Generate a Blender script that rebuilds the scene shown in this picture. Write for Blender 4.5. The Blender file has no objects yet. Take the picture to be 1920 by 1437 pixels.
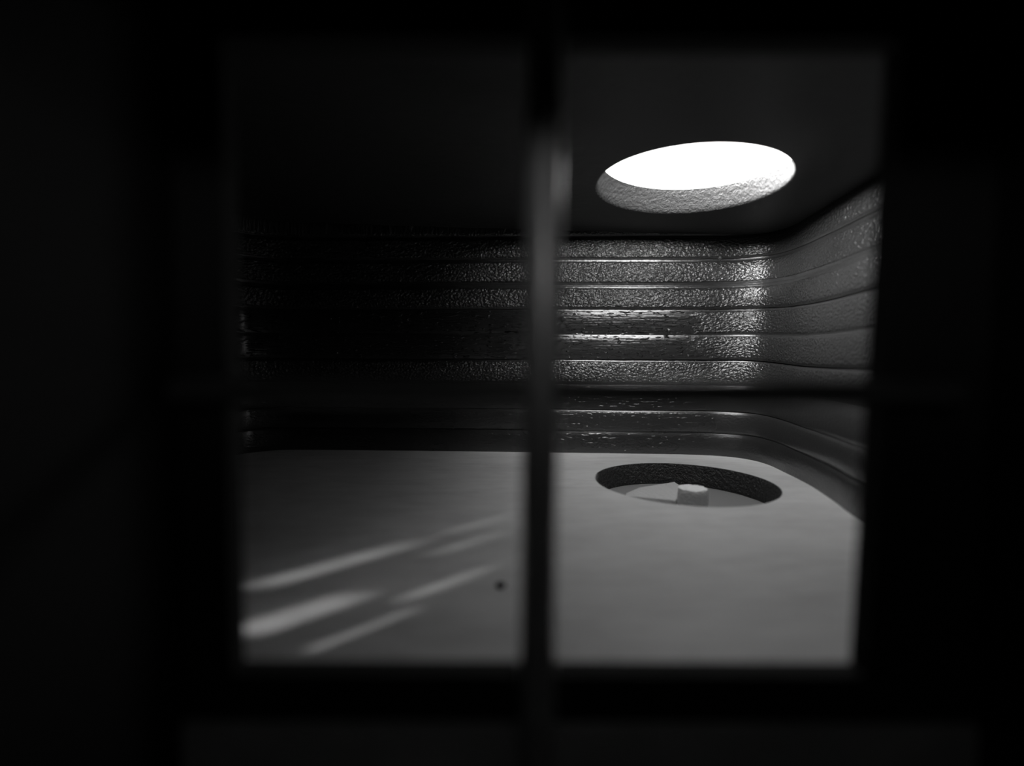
import bpy, bmesh, math, random
from mathutils import Vector, noise
random.seed(4)
S = bpy.context.scene
col = S.collection

# ------------------------------------------------------------------ camera
EH = 0.1825                                   # eye height above the pale floor
F_PX, PITCH, ROLL = 905.4, 0.0425, -0.004
cd = bpy.data.cameras.new('camera')
cd.sensor_fit = 'HORIZONTAL'; cd.sensor_width = 36.0
cd.lens = F_PX / 1920.0 * 36.0
cd.clip_start = 0.005; cd.clip_end = 50
cd.dof.use_dof = True; cd.dof.focus_distance = 0.90; cd.dof.aperture_fstop = 1.25
cam = bpy.data.objects.new('camera', cd); col.objects.link(cam)
cam.location = (0, 0, EH)
cam.rotation_euler = (math.pi/2 - PITCH, ROLL, 0)
S.camera = cam

# ------------------------------------------------------------------ sky and sun
def aim(d):                                    # rotation that makes -Z look along d
    return Vector(d).to_track_quat('-Z', 'Y').to_euler()
W = bpy.data.worlds.new('overcast_sky'); S.world = W; W.use_nodes = True
nt = W.node_tree; nt.nodes.clear()
tc = nt.nodes.new('ShaderNodeTexCoord')
def wm(op, x, y):
    n = nt.nodes.new('ShaderNodeMath'); n.operation = op
    for i, v in enumerate((x, y)):
        if isinstance(v, (int, float)): n.inputs[i].default_value = v
        else: nt.links.new(v, n.inputs[i])
    return n.outputs[0]
def wr(x, a, b, lo, hi):
    n = nt.nodes.new('ShaderNodeMapRange'); n.interpolation_type = 'SMOOTHSTEP'
    for k, v in (('From Min', a), ('From Max', b), ('To Min', lo), ('To Max', hi)): n.inputs[k].default_value = v
    nt.links.new(x, n.inputs['Value']); return n.outputs['Result']
sx = nt.nodes.new('ShaderNodeSeparateXYZ'); nt.links.new(tc.outputs['Generated'], sx.inputs[0])
def wdot(v):
    d = nt.nodes.new('ShaderNodeVectorMath'); d.operation = 'DOT_PRODUCT'
    d.inputs[1].default_value = Vector(v).normalized(); nt.links.new(tc.outputs['Generated'], d.inputs[0]); return d.outputs['Value']
zen = wm('MULTIPLY', wr(sx.outputs['X'], 0.40, 0.72, 6.0, 0.9), wr(sx.outputs['Z'], 0.08, 0.22, 0.04, 1.0))   # cloud cover, dark towards the east and the horizon
# a brighter bank of cloud in the front half of the sky, below about 50 degrees
bank = wm('MULTIPLY', wr(sx.outputs['Z'], 0.81, 0.85, 1.0, 0.0), wr(wdot((-.6, -.8, 0)), 0.05, 0.25, 0.0, 1.0))
bank = wm('MULTIPLY', bank, wm('ADD', wr(sx.outputs['Z'], 0.06, 0.45, 62.0, 8.0), wr(sx.outputs['Z'], 0.66, 0.76, 0.0, 7.0)))
west = wm('MULTIPLY', wr(wdot((-1, .1, 0)), 0.35, 0.7, 0.0, 15.0), wr(sx.outputs['Z'], 0.05, 0.12, 0.0, 1.0))
bank = wm('MULTIPLY', bank, wr(sx.outputs['Z'], 0.0, 0.04, 0.0, 1.0))
sky = wm('ADD', wm('ADD', zen, bank), west)
bg = nt.nodes.new('ShaderNodeBackground'); bg.inputs['Color'].default_value = (1, 1, 1, 1)
out = nt.nodes.new('ShaderNodeOutputWorld')
nt.links.new(sky, bg.inputs['Strength'])
nt.links.new(bg.outputs['Background'], out.inputs['Surface'])
W.cycles.sampling_method = 'MANUAL'; W.cycles.sample_map_resolution = 512

SUN_AZ, SUN_EL = math.radians(42), math.radians(20)   # low sun from the front left
sd = bpy.data.lights.new('sun', 'SUN'); sd.energy = 3.0; sd.angle = math.radians(3.2)
sun = bpy.data.objects.new('sun', sd); col.objects.link(sun)
sdir = Vector((math.cos(SUN_EL)*math.cos(SUN_AZ), math.cos(SUN_EL)*math.sin(SUN_AZ), -math.sin(SUN_EL)))
sun.rotation_euler = aim(sdir); sun.location = (-3, -3, 3)

# hole in the roof: a portal guides sky light through it
HC = Vector((0.2597, 0.7235)); HR = 0.133; ROOF_T = 0.031; SLANT = 1.05
def roof_z(x): return EH + 0.2624 - 0.034*(x - 0.25)
pd = bpy.data.lights.new('sky_portal', 'AREA'); pd.shape = 'DISK'; pd.size = 2*HR + 0.12
pd.cycles.is_portal = True
po = bpy.data.objects.new('sky_portal', pd); col.objects.link(po)
po.location = (HC.x, HC.y - SLANT*ROOF_T, roof_z(HC.x) + ROOF_T + 0.007)

# added unseen round opening behind the viewpoint, to light the window bars
BH = Vector((.03, -.12, .285)); BR = .012
pd2 = bpy.data.lights.new('rear_portal', 'AREA'); pd2.shape = 'DISK'; pd2.size = 2*BR + .01
pd2.cycles.is_portal = True
po2 = bpy.data.objects.new('rear_portal', pd2); col.objects.link(po2)
po2.location = BH + Vector((0, -.014, 0)); po2.rotation_euler = aim((0, 1, 0))
S.view_settings.view_transform = 'Standard'; S.view_settings.look = 'None'
S.view_settings.gamma = 1; S.view_settings.use_curve_mapping = False
S.view_settings.exposure = 0.0
S.cycles.use_denoising = True
S.cycles.max_bounces = 10; S.cycles.diffuse_bounces = 6; S.cycles.glossy_bounces = 5
S.cycles.sample_clamp_indirect = 4.0
S.cycles.caustics_reflective = True

# ------------------------------------------------------------------ materials
class N:                                       # tiny node helper
    def __init__(s, name):
        s.m = bpy.data.materials.new(name); s.m.use_nodes = True
        s.t = s.m.node_tree; s.b = s.t.nodes['Principled BSDF']
    def n(s, kind, **kw):
        o = s.t.nodes.new('ShaderNode' + kind)
        for k, v in kw.items():
            if k in o.inputs: o.inputs[k].default_value = v
            else: setattr(o, k, v)
        return o
    def l(s, a, b): s.t.links.new(a, b)
def g(v): return (v, v, v, 1)
def coords(h, uv=True, scale=(1, 1, 1)):
    t = h.n('TexCoord'); mp = h.n('Mapping'); mp.inputs['Scale'].default_value = scale
    h.l(t.outputs['UV' if uv else 'Object'], mp.inputs['Vector']); return mp.outputs['Vector']
def noise_n(h, vec, sc, det=3, rough=.55):
    t = h.n('TexNoise'); t.inputs['Scale'].default_value = sc; t.inputs['Detail'].default_value = det
    t.inputs['Roughness'].default_value = rough; h.l(vec, t.inputs['Vector']); return t.outputs['Fac']
def math_n(h, op, a, b=None):
    t = h.n('Math'); t.operation = op
    for i, x in enumerate((a, b)):
        if x is None: continue
        if isinstance(x, (int, float)): t.inputs[i].default_value = x
        else: h.l(x, t.inputs[i])
    return t.outputs[0]
def ramp(h, fac, stops):
    r = h.n('ValToRGB'); e = r.color_ramp.elements
    while len(e) > 1: e.remove(e[-1])
    e[0].position, e[0].color = stops[0][0], g(stops[0][1])
    for p, c in stops[1:]:
        k = e.new(p); k.color = g(c)
    h.l(fac, r.inputs['Fac']); return r.outputs['Color']
def bump(h, height, strength, dist):
    b = h.n('Bump'); b.inputs['Strength'].default_value = strength; b.inputs['Distance'].default_value = dist
    h.l(height, b.inputs['Height']); h.l(b.outputs['Normal'], h.b.inputs['Normal'])

def lacquer_wall():                            # black lacquer over laminated boards
    h = N('black_lacquered_boards')
    h.b.inputs['Base Color'].default_value = g(0.020); h.b.inputs['IOR'].default_value = 1.72
    fine = noise_n(h, coords(h, scale=(0.9, 1.1, 1)), 220, 1.5, .5)      # orange peel
    vein = noise_n(h, coords(h, scale=(0.08, 1.5, 1)), 170, 2, .5)       # stretched grain
    dots = noise_n(h, coords(h, scale=(0.42, 1.3, 1)), 165, 1, .4)
    dot = ramp(h, dots, [(0.0, 0.0), (0.57, 0.0), (0.68, 1.0), (1.0, 1.0)])
    sep = h.n('SeparateXYZ'); h.l(coords(h), sep.inputs[0])
    ob = h.n('SeparateXYZ'); h.l(coords(h, False), ob.inputs[0])
    z2 = math_n(h, 'MULTIPLY', sep.outputs['Y'], 2.0)
    # which boards have orange peel (1) and which are grained and pitted (0)
    mask = ramp(h, z2, [(0.0, .7), (.17, .7), (.18, .3), (.27, .3), (.28, .8), (.375, .8), (.385, .06),
                 (.575, .06), (.585, 1.0), (1.0, 1.0)])
    right = ramp(h, math_n(h, 'ADD', ob.outputs['X'], math_n(h, 'MULTIPLY', math_n(h, 'SUBTRACT', noise_n(h, coords(h), 25, 2, .5), .5), .12)), [(0, 0), (.352, 0), (.41, .9), (1, .9)])
    patch = noise_n(h, coords(h, scale=(1, 2, 1)), 7, 2, .5)
    mask2 = math_n(h, 'MAXIMUM', math_n(h, 'MULTIPLY', mask, ramp(h, patch, [(0, .6), (.6, 1)])), right)
    # smooth edge strips along every joint
    st = []
    for z in (.044, .088, .139, .189, .240, .291, .340, .391, .437):
        w = .007 if z == .340 else .0042
        st += [(2*(z-w-.0015), 1.0), (2*(z-w), 0.0), (2*(z+w*.8), 0.0 ), (2*(z+w*.8+.0015), 1.0)]
    lo_, hi_ = ramp(h, z2, [(0, 1)] + st[:20] + [(1, 1)]), ramp(h, z2, [(0, 1)] + st[20:] + [(1, 1)])
    flat = math_n(h, 'ADD', math_n(h, 'MULTIPLY', math_n(h, 'MULTIPLY', lo_, hi_), .88), .12)
    flat = math_n(h, 'MULTIPLY', flat, ramp(h, z2, [(0, .18), (.27, .18), (.29, 1), (1, 1)]))
    flat = math_n(h, 'MULTIPLY', flat, ramp(h, ob.outputs['X'], [(0, 1), (.33, 1), (.42, .65), (.48, .5), (1, .5)]))
    a = math_n(h, 'MULTIPLY', fine, mask2)
    b = math_n(h, 'MULTIPLY', math_n(h, 'ADD', math_n(h, 'MULTIPLY', dot, .9), math_n(h, 'MULTIPLY', vein, .13)),
               math_n(h, 'SUBTRACT', 1.0, mask2))
    bump(h, math_n(h, 'MULTIPLY', math_n(h, 'ADD', a, b), flat), 1.0, 0.0054)
    rg = math_n(h, 'ADD', math_n(h, 'MULTIPLY', mask2, .09), math_n(h, 'ADD', .19, math_n(h, 'MULTIPLY', patch, .06)))
    h.l(rg, h.b.inputs['Roughness'])
    return h.m
def lacquer_plain(name, base, rough, bs, dist, sc=180):
    h = N(name); h.b.inputs['Base Color'].default_value = g(base); h.b.inputs['Roughness'].default_value = rough
    bump(h, noise_n(h, coords(h, False), sc, 3, .6), bs, dist); return h.m
def pale_floor():
    h = N('pale_plywood')
    big = noise_n(h, coords(h, False, (1.0, 3.2, 1)), 5.5, 3, .55)
    grain = noise_n(h, coords(h, False, (3, 40, 1)), 6, 4, .6)
    smudge = noise_n(h, coords(h, False, (1, 2.6, 1)), 24, 3, .6)
    mix = math_n(h, 'ADD', math_n(h, 'ADD', math_n(h, 'MULTIPLY', big, .40), math_n(h, 'MULTIPLY', smudge, .33)), math_n(h, 'MULTIPLY', grain, .27))
    h.l(ramp(h, mix, [(.25, .42), (.42, .545), (.54, .63), (.70, .71)]), h.b.inputs['Base Color'])
    h.b.inputs['Roughness'].default_value = 0.55
    bump(h, grain, .15, .001)
    return h.m
M_WALL = lacquer_wall()
M_ROOF = lacquer_plain('black_roof_lacquer', .03, .5, .35, .002, 60)
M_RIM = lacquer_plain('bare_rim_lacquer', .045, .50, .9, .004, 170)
M_BLACK = lacquer_plain('matt_black', .004, .75, .2, .001)
M_SHELL = lacquer_plain('dull_black', .018, .95, .2, .001)
M_FLOOR = pale_floor()
def pit_edge():                                 # rough cut edge, painted black; left pale, front paled to light the stub
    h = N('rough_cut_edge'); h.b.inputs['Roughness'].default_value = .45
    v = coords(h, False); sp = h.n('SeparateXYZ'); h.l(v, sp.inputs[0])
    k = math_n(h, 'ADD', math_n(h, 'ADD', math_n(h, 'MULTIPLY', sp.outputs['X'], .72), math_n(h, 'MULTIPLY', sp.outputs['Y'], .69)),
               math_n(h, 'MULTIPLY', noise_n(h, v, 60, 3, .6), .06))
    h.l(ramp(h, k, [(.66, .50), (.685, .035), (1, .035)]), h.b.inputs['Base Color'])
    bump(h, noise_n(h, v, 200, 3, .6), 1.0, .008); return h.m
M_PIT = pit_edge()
M_BASE = lacquer_plain('grey_base_board', .26, .6, .1, .001, 60)
M_STUB = lacquer_plain('pale_stub_wood', .88, .75, .8, .003, 160)
M_WOOD = lacquer_plain('pale_cut_wood', .55, .75, .8, .003, 160)
M_BAR = lacquer_plain('glossy_dark_bar', .42, .45, .15, .001, 40)
M_BAR.node_tree.nodes['Principled BSDF'].inputs['Coat Weight'].default_value = 1
M_BAR.node_tree.nodes['Principled BSDF'].inputs['Coat Roughness'].default_value = .3
M_BAR.node_tree.nodes['Principled BSDF'].inputs['Coat IOR'].default_value = 2.0
M_BAR2 = lacquer_plain('glossy_black_bar', .07, .35, .15, .001, 40)
M_SPECK = lacquer_plain('dark_speck', .02, .4, .2, .001)

# ------------------------------------------------------------------ mesh helpers
def link(name, bm, mats, parent=None, smooth=True):
    me = bpy.data.meshes.new(name); bmesh.ops.recalc_face_normals(bm, faces=bm.faces)
    bm.to_mesh(me); bm.free()
    for m in (mats if isinstance(mats, (list, tuple)) else [mats]): me.materials.append(m)
    o = bpy.data.objects.new(name, me); col.objects.link(o); o.parent = parent
    if smooth:
        for p in me.polygons: p.use_smooth = True
        me.set_sharp_from_angle(angle=math.radians(40))
    return o
def tag(o, label, cat, group=None):
    o['label'] = label; o['category'] = cat
    if group: o['group'] = group
    return o
def structure(o): o['kind'] = 'structure'; return o

def plate(outer, holes, t, to3, chamfer=0.0):
    """plate with holes; outer, holes: 2D loops; to3(p, k) maps a 2D point at depth k in 0..t"""
    bm = bmesh.new()
    rings = {}
    for side, k in (('a', 0.0), ('b', t)):
        edges = []
        for li, lp in enumerate([outer] + holes):
            if li and chamfer:
                c = sum((Vector(p) for p in lp), Vector((0, 0)))/len(lp)
                lq = [tuple(c + (Vector(p) - c)*(1 + chamfer/(Vector(p) - c).length)) for p in lp]
            else: lq = lp
            vs = [bm.verts.new(to3(p, k)) for p in lq]
            rings[side, li] = vs
            for i in range(len(vs)): edges.append(bm.edges.new((vs[i], vs[(i+1) % len(vs)])))
        bmesh.ops.triangle_fill(bm, use_beauty=True, edges=edges)
    for li, lp in enumerate([outer] + holes):
        seq = [rings['a', li]]
        if li and chamfer:
            for k in (chamfer*.3, chamfer, t*.35, t*.65, t - chamfer, t-chamfer*.3):
                f = 0.3 if k in (chamfer*.3, t-chamfer*.3) else 0.0
                c = sum((Vector(p) for p in lp), Vector((0, 0)))/len(lp)
                seq.append([bm.verts.new(to3(tuple(c + (Vector(p)-c)*(1 + f*chamfer/(Vector(p)-c).length)), k)) for p in lp])
        seq.append(rings['b', li])
        for a, b in zip(seq[:-1], seq[1:]):
            for i in range(len(a)):
                j = (i+1) % len(a)
                f = bm.faces.new((a[i], a[j], b[j], b[i])); f.material_index = 1 if li else 0
    return bm
def grid_plate(bm, outer, holes, t, to3):
    """rectangular plate (x0, x1, y0, y1) with rectangular holes, added to bm"""
    xs = sorted({outer[0], outer[1]} | {p[0] for h in holes for p in h})
    ys = sorted({outer[2], outer[3]} | {p[1] for h in holes for p in h})
    V = {}
    def v(i, j, k):
        if (i, j, k) not in V: V[i, j, k] = bm.verts.new(to3((xs[i], ys[j]), k*t))
        return V[i, j, k]
    def solid(i, j):
        if not (0 <= i < len(xs)-1 and 0 <= j < len(ys)-1): return False
        x, y = (xs[i]+xs[i+1])/2, (ys[j]+ys[j+1])/2
        return not any(h[0][0] < x < h[1][0] and h[0][1] < y < h[2][1] for h in holes)
    for i in range(len(xs)-1):
        for j in range(len(ys)-1):
            if not solid(i, j): continue
            bm.faces.new((v(i,j,0), v(i+1,j,0), v(i+1,j+1,0), v(i,j+1,0)))
            bm.faces.new((v(i,j,1), v(i,j+1,1), v(i+1,j+1,1), v(i+1,j,1)))
            for di, dj, a, b in ((-1,0,(i,j),(i,j+1)), (1,0,(i+1,j),(i+1,j+1)), (0,-1,(i,j),(i+1,j)), (0,1,(i,j+1),(i+1,j+1))):
                if not solid(i+di, j+dj): bm.faces.new((v(*a,0), v(*b,0), v(*b,1), v(*a,1)))
def circle(c, r, n=160): return [(c[0]+r*math.cos(2*math.pi*i/n), c[1]+r*math.sin(2*math.pi*i/n)) for i in range(n)]
def rect(x0, x1, y0, y1): return [(x0, y0), (x1, y0), (x1, y1), (x0, y1)]
def box(bm, x0, x1, y0, y1, z0, z1):
    v = [bm.verts.new((x, y, z)) for x in (x0, x1) for y in (y0, y1) for z in (z0, z1)]
    for f in ((0,1,3,2), (4,6,7,5), (0,4,5,1), (2,3,7,6), (0,2,6,4), (1,5,7,3)): bm.faces.new([v[i] for i in f])
def catmull(pts, n):
    P = [Vector(p) for p in pts]; out = []
    P = [2*P[0]-P[1]] + P + [2*P[-1]-P[-2]]
    for i in range(1, len(P)-2):
        for k in range(n):
            t = k/n; a, b, c, d = P[i-1], P[i], P[i+1], P[i+2]
            out.append(0.5*((2*b) + (c-a)*t + (2*a-5*b+4*c-d)*t*t + (3*b-a-3*c+d)*t**3))
    out.append(P[-2]); return out

# ------------------------------------------------------------------ floor, roof
XL, XR, YF, YB = -0.66, 0.60, 0.235, 1.10
FLOOR_T = 0.038
FHC = (0.2651, 0.7401); FHR = 0.133
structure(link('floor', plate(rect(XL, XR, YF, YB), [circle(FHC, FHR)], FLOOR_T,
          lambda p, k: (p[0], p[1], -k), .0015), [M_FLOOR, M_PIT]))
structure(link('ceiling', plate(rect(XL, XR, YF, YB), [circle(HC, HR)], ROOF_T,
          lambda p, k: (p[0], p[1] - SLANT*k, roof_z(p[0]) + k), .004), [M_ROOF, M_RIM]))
bm = bmesh.new(); box(bm, XL, XR, YF, YB, -FLOOR_T - .03, -FLOOR_T)
tag(link('base_board', bm, M_BASE, smooth=False), 'flat grey board lying beneath the round hole in the pale floor', 'board')

# ------------------------------------------------------------------ laminated curved walls
low = [(-.550, .247), (-.565, .45), (-.563, .72), (-.550, .88), (-.533, .937), (-.512, .966), (-.465, .990), (-.36, .992),
       (-.10, .982), (.10, .972), (.25, .964), (.355, .956), (.410, .942), (.447, .912), (.461, .865),
       (.456, .789), (.446, .715), (.430, .643), (.411, .576), (.37, .42), (.33, .247)]
top = [(-.570, .247), (-.585, .45), (-.583, .72), (-.570, .89), (-.553, .950), (-.532, .980), (-.475, 1.004), (-.36, 1.006),
       (-.10, .998), (.10, .992), (.25, .986), (.375, .980), (.450, .973), (.495, .948), (.512, .905),
       (.511, .850), (.502, .766), (.494, .706), (.484, .620), (.455, .44), (.42, .247)]
NSEG = 14
lo, hi = catmull(low, NSEG), catmull(top, NSEG)
arc = [0.0]
for a, b in zip(lo[:-1], lo[1:]): arc.append(arc[-1] + (b-a).length)
seams = [-0.003, .044, .088, .139, .189, .240, .291, .340, .391, .437, .4575]
offs = [0.0, .0015, .000, .002, -.001, .0025, .0, .003, .0005, -.002]
rows = []                                      # (z fraction height, outward offset)
for i in range(10):
    z0, z1, o = seams[i], seams[i+1], offs[i]
    wide = .0045 if i in (5, 7) else .0032
    rows += [(z0 + .0003, .004), (z0 + .0011, o + .0014), (z0 + .0016 + wide, o),
             (z0*.6+z1*.4, o-.0006), (z0*.35+z1*.65, o-.0006), (z1 - .0010 - wide, o), (z1 - .0009, o + .0012), (z1 - .0001, .004)]
def wall_point(i, z, off):
    t = min(1, max(0, z/.445))
    p = lo[i].lerp(hi[i], t)
    a, b = lo[max(0, i-1)].lerp(hi[max(0, i-1)], t), lo[min(len(lo)-1, i+1)].lerp(hi[min(len(lo)-1, i+1)], t)
    d = (b-a).normalized(); n = Vector((-d.y, d.x))      # outward from the room
    wob = noise.noise((arc[i]*5, z*9, 0))*.0022 + noise.noise((arc[i]*14, z*30, 3))*.0007
    if z > .45: z = roof_z(p.x) + .003
    zz = z + noise.noise((arc[i]*2.2, z*6, 7))*.0022 + noise.noise((arc[i]*16, z*40, 7))*.0006
    if z > .43 or z < .01: zz = z
    if i > 12*NSEG:                                  # the boards dip a little along the right wall
        s = min(1, (i - 12*NSEG)/(4.5*NSEG)); s = s*s*(3-2*s)
        zz -= .013*s*max(0, math.sin(math.pi*min(1, max(0, z/.445))))
    q = p + n*(off + wob)
    return (q.x, q.y, zz)
def wall_piece(name, i0, i1):
    bm = bmesh.new(); uvl = bm.loops.layers.uv.new('UVMap'); info = {}
    grid = []
    for (z, off) in rows:
        r = []
        for i in range(i0, i1+1):
            v = bm.verts.new(wall_point(i, z, off)); info[v] = (arc[i], z); r.append(v)
        grid.append(r)
    for a, b in zip(grid[:-1], grid[1:]):
        for k in range(len(a)-1):
            bm.faces.new((a[k], a[k+1], b[k+1], b[k]))
    back = []
    for z in (rows[0][0], rows[-1][0]):
        r = []
        for i in range(i0, i1+1):
            v = bm.verts.new(wall_point(i, z, .024)); info[v] = (arc[i], z); r.append(v)
        back.append(r)
    for k in range(i1-i0):
        bm.faces.new((back[0][k+1], back[0][k], back[1][k], back[1][k+1]))
        bm.faces.new((grid[0][k+1], grid[0][k], back[0][k], back[0][k+1]))
        bm.faces.new((grid[-1][k], grid[-1][k+1], back[1][k+1], back[1][k]))
    for f in bm.faces:
        for l in f.loops: l[uvl].uv = info[l.vert]
    return structure(link(name, bm, M_WALL))
wall_piece('wall_left', 0, 6*NSEG)
wall_piece('wall_back', 6*NSEG, 15*NSEG)
wall_piece('wall_right', 15*NSEG, len(lo)-1)

# ------------------------------------------------------------------ front wall with the square window and added unseen slots for the sun streaks
win = [(-.141, .024), (.180, .024), (.187, .338), (-.140, .338)]
def slot(x0, x1, z0, z1): return [(x0, z0), (x1, z0), (x1, z1), (x0, z1)]
slots = [slot(-.385, -.340, .074, .130), slot(-.375, -.350, .140, .185), slot(-.320, -.290, .112, .142),
         slot(-.287, -.238, .036, .072), slot(-.230, -.203, .062, .098), slot(-.198, -.176, .026, .060)]
bm = plate([(-.160, -.001), (XR, -.001), (XR, roof_z(XR)+.001), (-.160, roof_z(-.16)+.001)], [win], .012,
           lambda p, k: (p[0], .250 - k, p[1]))
grid_plate(bm, (XL, -.160, -.001, .25), slots, .012, lambda p, k: (p[0], .250 - k, p[1]))
grid_plate(bm, (XL, -.160, .25, .470), [], .012, lambda p, k: (p[0], .250 - k, p[1]))
structure(link('wall_front', bm, [M_SHELL, M_SHELL], smooth=False))
# added deep ducts outside the slots, shutting out all but the low sun
kx, kz = -math.cos(SUN_AZ)/math.sin(SUN_AZ), math.tan(SUN_EL)/math.sin(SUN_AZ)
grow = [[(x + (.002 if q in (1, 2) else -.002), z + (.002 if q > 1 else -.002)) for q, (x, z) in enumerate(sl)] for sl in slots]
bm = bmesh.new()
grid_plate(bm, (-.42, -.1725, .02, .21), grow, .12, lambda p, k: (p[0] + kx*k, .2375 - k, p[1] + kz*k))
structure(link('sun_duct_1', bm, M_BLACK, smooth=False))
# added black box around the viewpoint, keeping outside light off the window
bm = bmesh.new()
nx0, nx1, ny0, ny1, nz0, nz1 = -.165, .235, -.12, .238, -.08, .42
box(bm, nx1, nx1+.01, ny0, ny1, nz0, nz1)
box(bm, nx0-.01, nx1+.01, ny0-.01, ny1, nz0-.01, nz0); box(bm, nx0-.01, nx1+.01, ny0-.01, ny1, nz1, nz1+.01)
structure(link('blackout_box', bm, M_BLACK, smooth=False))
structure(link('blackout_box_rear', plate([(nx0, nz0), (nx1, nz0), (nx1, nz1), (nx0, nz1)], [circle((BH.x, BH.z), BR, 48)], .002,
          lambda p, k: (p[0], ny0 - k, p[1])), [M_BLACK, M_BLACK], smooth=False))  # back of the added box, pierced by the opening that lights the bars
structure(link('blackout_box_left', plate([(ny0, nz0), (ny1, nz0), (ny1, nz1), (ny0, nz1)],
          [], .006, lambda p, k: (nx0 - k, p[0], p[1])), [M_BLACK, M_BLACK], smooth=False))

# ------------------------------------------------------------------ crossed bars in the window
def rod(p0, p1, r, n=32, seg=24, seed=0):
    bm = bmesh.new(); p0, p1 = Vector(p0), Vector(p1); d = (p1-p0).normalized()
    u = d.orthogonal().normalized(); v = d.cross(u); rings = []
    for s in range(seg+1):
        t = s/seg; c = p0.lerp(p1, t)
        rr = r*(1 + .03*noise.noise((t*6, seed, 1)))
        rings.append([bm.verts.new(c + (u*math.cos(2*math.pi*k/n) + v*math.sin(2*math.pi*k/n))*rr) for k in range(n)])
    for a, b in zip(rings[:-1], rings[1:]):
        for k in range(n): bm.faces.new((a[k], a[(k+1) % n], b[(k+1) % n], b[k]))
    bm.faces.new(rings[0][::-1]); bm.faces.new(rings[-1]); return bm
gr = bpy.data.objects.new('window_grille', None); col.objects.link(gr); gr.location = (.018, .2265, 0)
tag(gr, 'dark crossed bars dividing the square window opening in front of the lit room', 'grille')
def local(p): return (p[0]-.018, p[1]-.2265, p[2])
link('vertical_bar', rod(local((.0125, .2265, -.012)), local((.0150, .2265, .395)), .0085, seed=1), M_BAR, gr)
link('horizontal_bar', rod(local((-.158, .2265, .1685)), local((.208, .2265, .1685)), .0062, seed=5), M_BAR2, gr)

# ------------------------------------------------------------------ things in the floor hole
def rough(bm, amp, sc):
    for v in bm.verts:
        n = noise.noise_vector(v.co*sc)
        v.co += n*amp
def stub(r, h):
    bm = bmesh.new(); n = 56; prof = [(.0, 0), (r*.9, 0), (r, .0012), (r*1.0, h*.25), (r*1.01, h*.5), (r*1.0, h*.75), (r*.985, h-.003),
             (r*.95, h-.0008), (r*.85, h), (r*.55, h-.0003), (r*.25, h-.0005), (0, h-.0005)]
    prev = None
    for (q, z) in prof:
        cur = [bm.verts.new((0, 0, z))] if q == 0 else [bm.verts.new((q*math.cos(2*math.pi*k/n), q*math.sin(2*math.pi*k/n), z)) for k in range(n)]
        if prev:
            for k in range(n):
                j = (k+1) % n
                if len(prev) == 1: bm.faces.new((prev[0], cur[j], cur[k]))
                elif len(cur) == 1: bm.faces.new((prev[k], prev[j], cur[0]))
                else: bm.faces.new((prev[k], prev[j], cur[j], cur[k]))
        prev = cur
    for v in bm.verts:
        if v.co.z > h*.8: v.co.z += noise.noise(v.co*260)*.0012
        a = math.degrees(math.atan2(v.co.y, v.co.x))
        if v.co.z > h*.9 and abs(a+58) < 5 and v.co.xy.length > r*.9: v.co.z -= .0025   # small chipped notch
    for v in bm.verts:
        if v.co.z > .002: v.co += noise.noise_vector(v.co*130)*.0007
    return bm
BZ = -FLOOR_T
o = link('wooden_dowel', stub(.0212, .0385), M_STUB); o.location = (.2655, .700, BZ)
tag(o, 'short pale cylindrical stub standing upright in the round floor hole', 'wooden stub')
def slab(pts, t, sub=10):
    bm = bmesh.new(); P = []
    for i in range(len(pts)):
        a, b = Vector(pts[i]), Vector(pts[(i+1) % len(pts)])
        for k in range(sub): P.append(a.lerp(b, k/sub))
    c = sum(P, Vector((0, 0)))/len(P)
    lv = [(0, .0), (t*.15, .0), (t*.5, .0004), (t*.85, .0), (t, .0014)]
    rings = []
    for z, ins in lv:
        r = []
        for p in P:
            q = p - (p-c).normalized()*ins
            j = noise.noise((q.x*300, q.y*300, z*300))*.0009
            q = q + (q-c).normalized()*j
            r.append(bm.verts.new((q.x, q.y, z)))
        rings.append(r)
    for a, b in zip(rings[:-1], rings[1:]):
        for k in range(len(P)): bm.faces.new((a[k], a[(k+1) % len(P)], b[(k+1) % len(P)], b[k]))
    bm.faces.new(rings[0][::-1]); bm.faces.new(rings[-1]); return bm
wp = [(.172, .724), (.177, .740), (.207, .776), (.277, .812), (.279, .776), (.262, .730), (.240, .700)]
cx, cy = .228, .752
o = link('wooden_wedge', slab([(x-cx, y-cy) for x, y in wp], .019), M_WOOD); o.location = (cx, cy, BZ)
tag(o, 'flat pale triangular offcut lying left of the stub in the floor hole', 'wooden offcut')

# ------------------------------------------------------------------ small marks
def bead(name, r, loc, squash, mat, label, cat):
    bm = bmesh.new(); bmesh.ops.create_icosphere(bm, subdivisions=3, radius=r)
    for v in bm.verts: v.co += noise.noise_vector(v.co*400 + Vector((r*9000, 0, 0)))*r*.25
    for v in bm.verts: v.co = Vector((v.co.x*squash[0], v.co.y*squash[1], v.co.z*squash[2]))
    o = link(name, bm, mat); o.location = loc; return tag(o, label, cat)
bead('lacquer_drip', .0040, (.402, .944, .386), (.8, 1, 1.1), M_WALL, 'tiny lacquer drip on the highest dark seam below the roof hole', 'lacquer drip')
bead('lacquer_blister', .0045, (.311, .962, .247), (1, 1, 1), M_WALL, 'small round lacquer blister in the middle of a pitted board', 'lacquer blister')
bead('floor_crumb', .0032, (-.0085, .386, .0012), (1.2, 1.7, .6), M_SPECK, 'small dark crumb lying on the pale floor left of the upright bar', 'crumb')
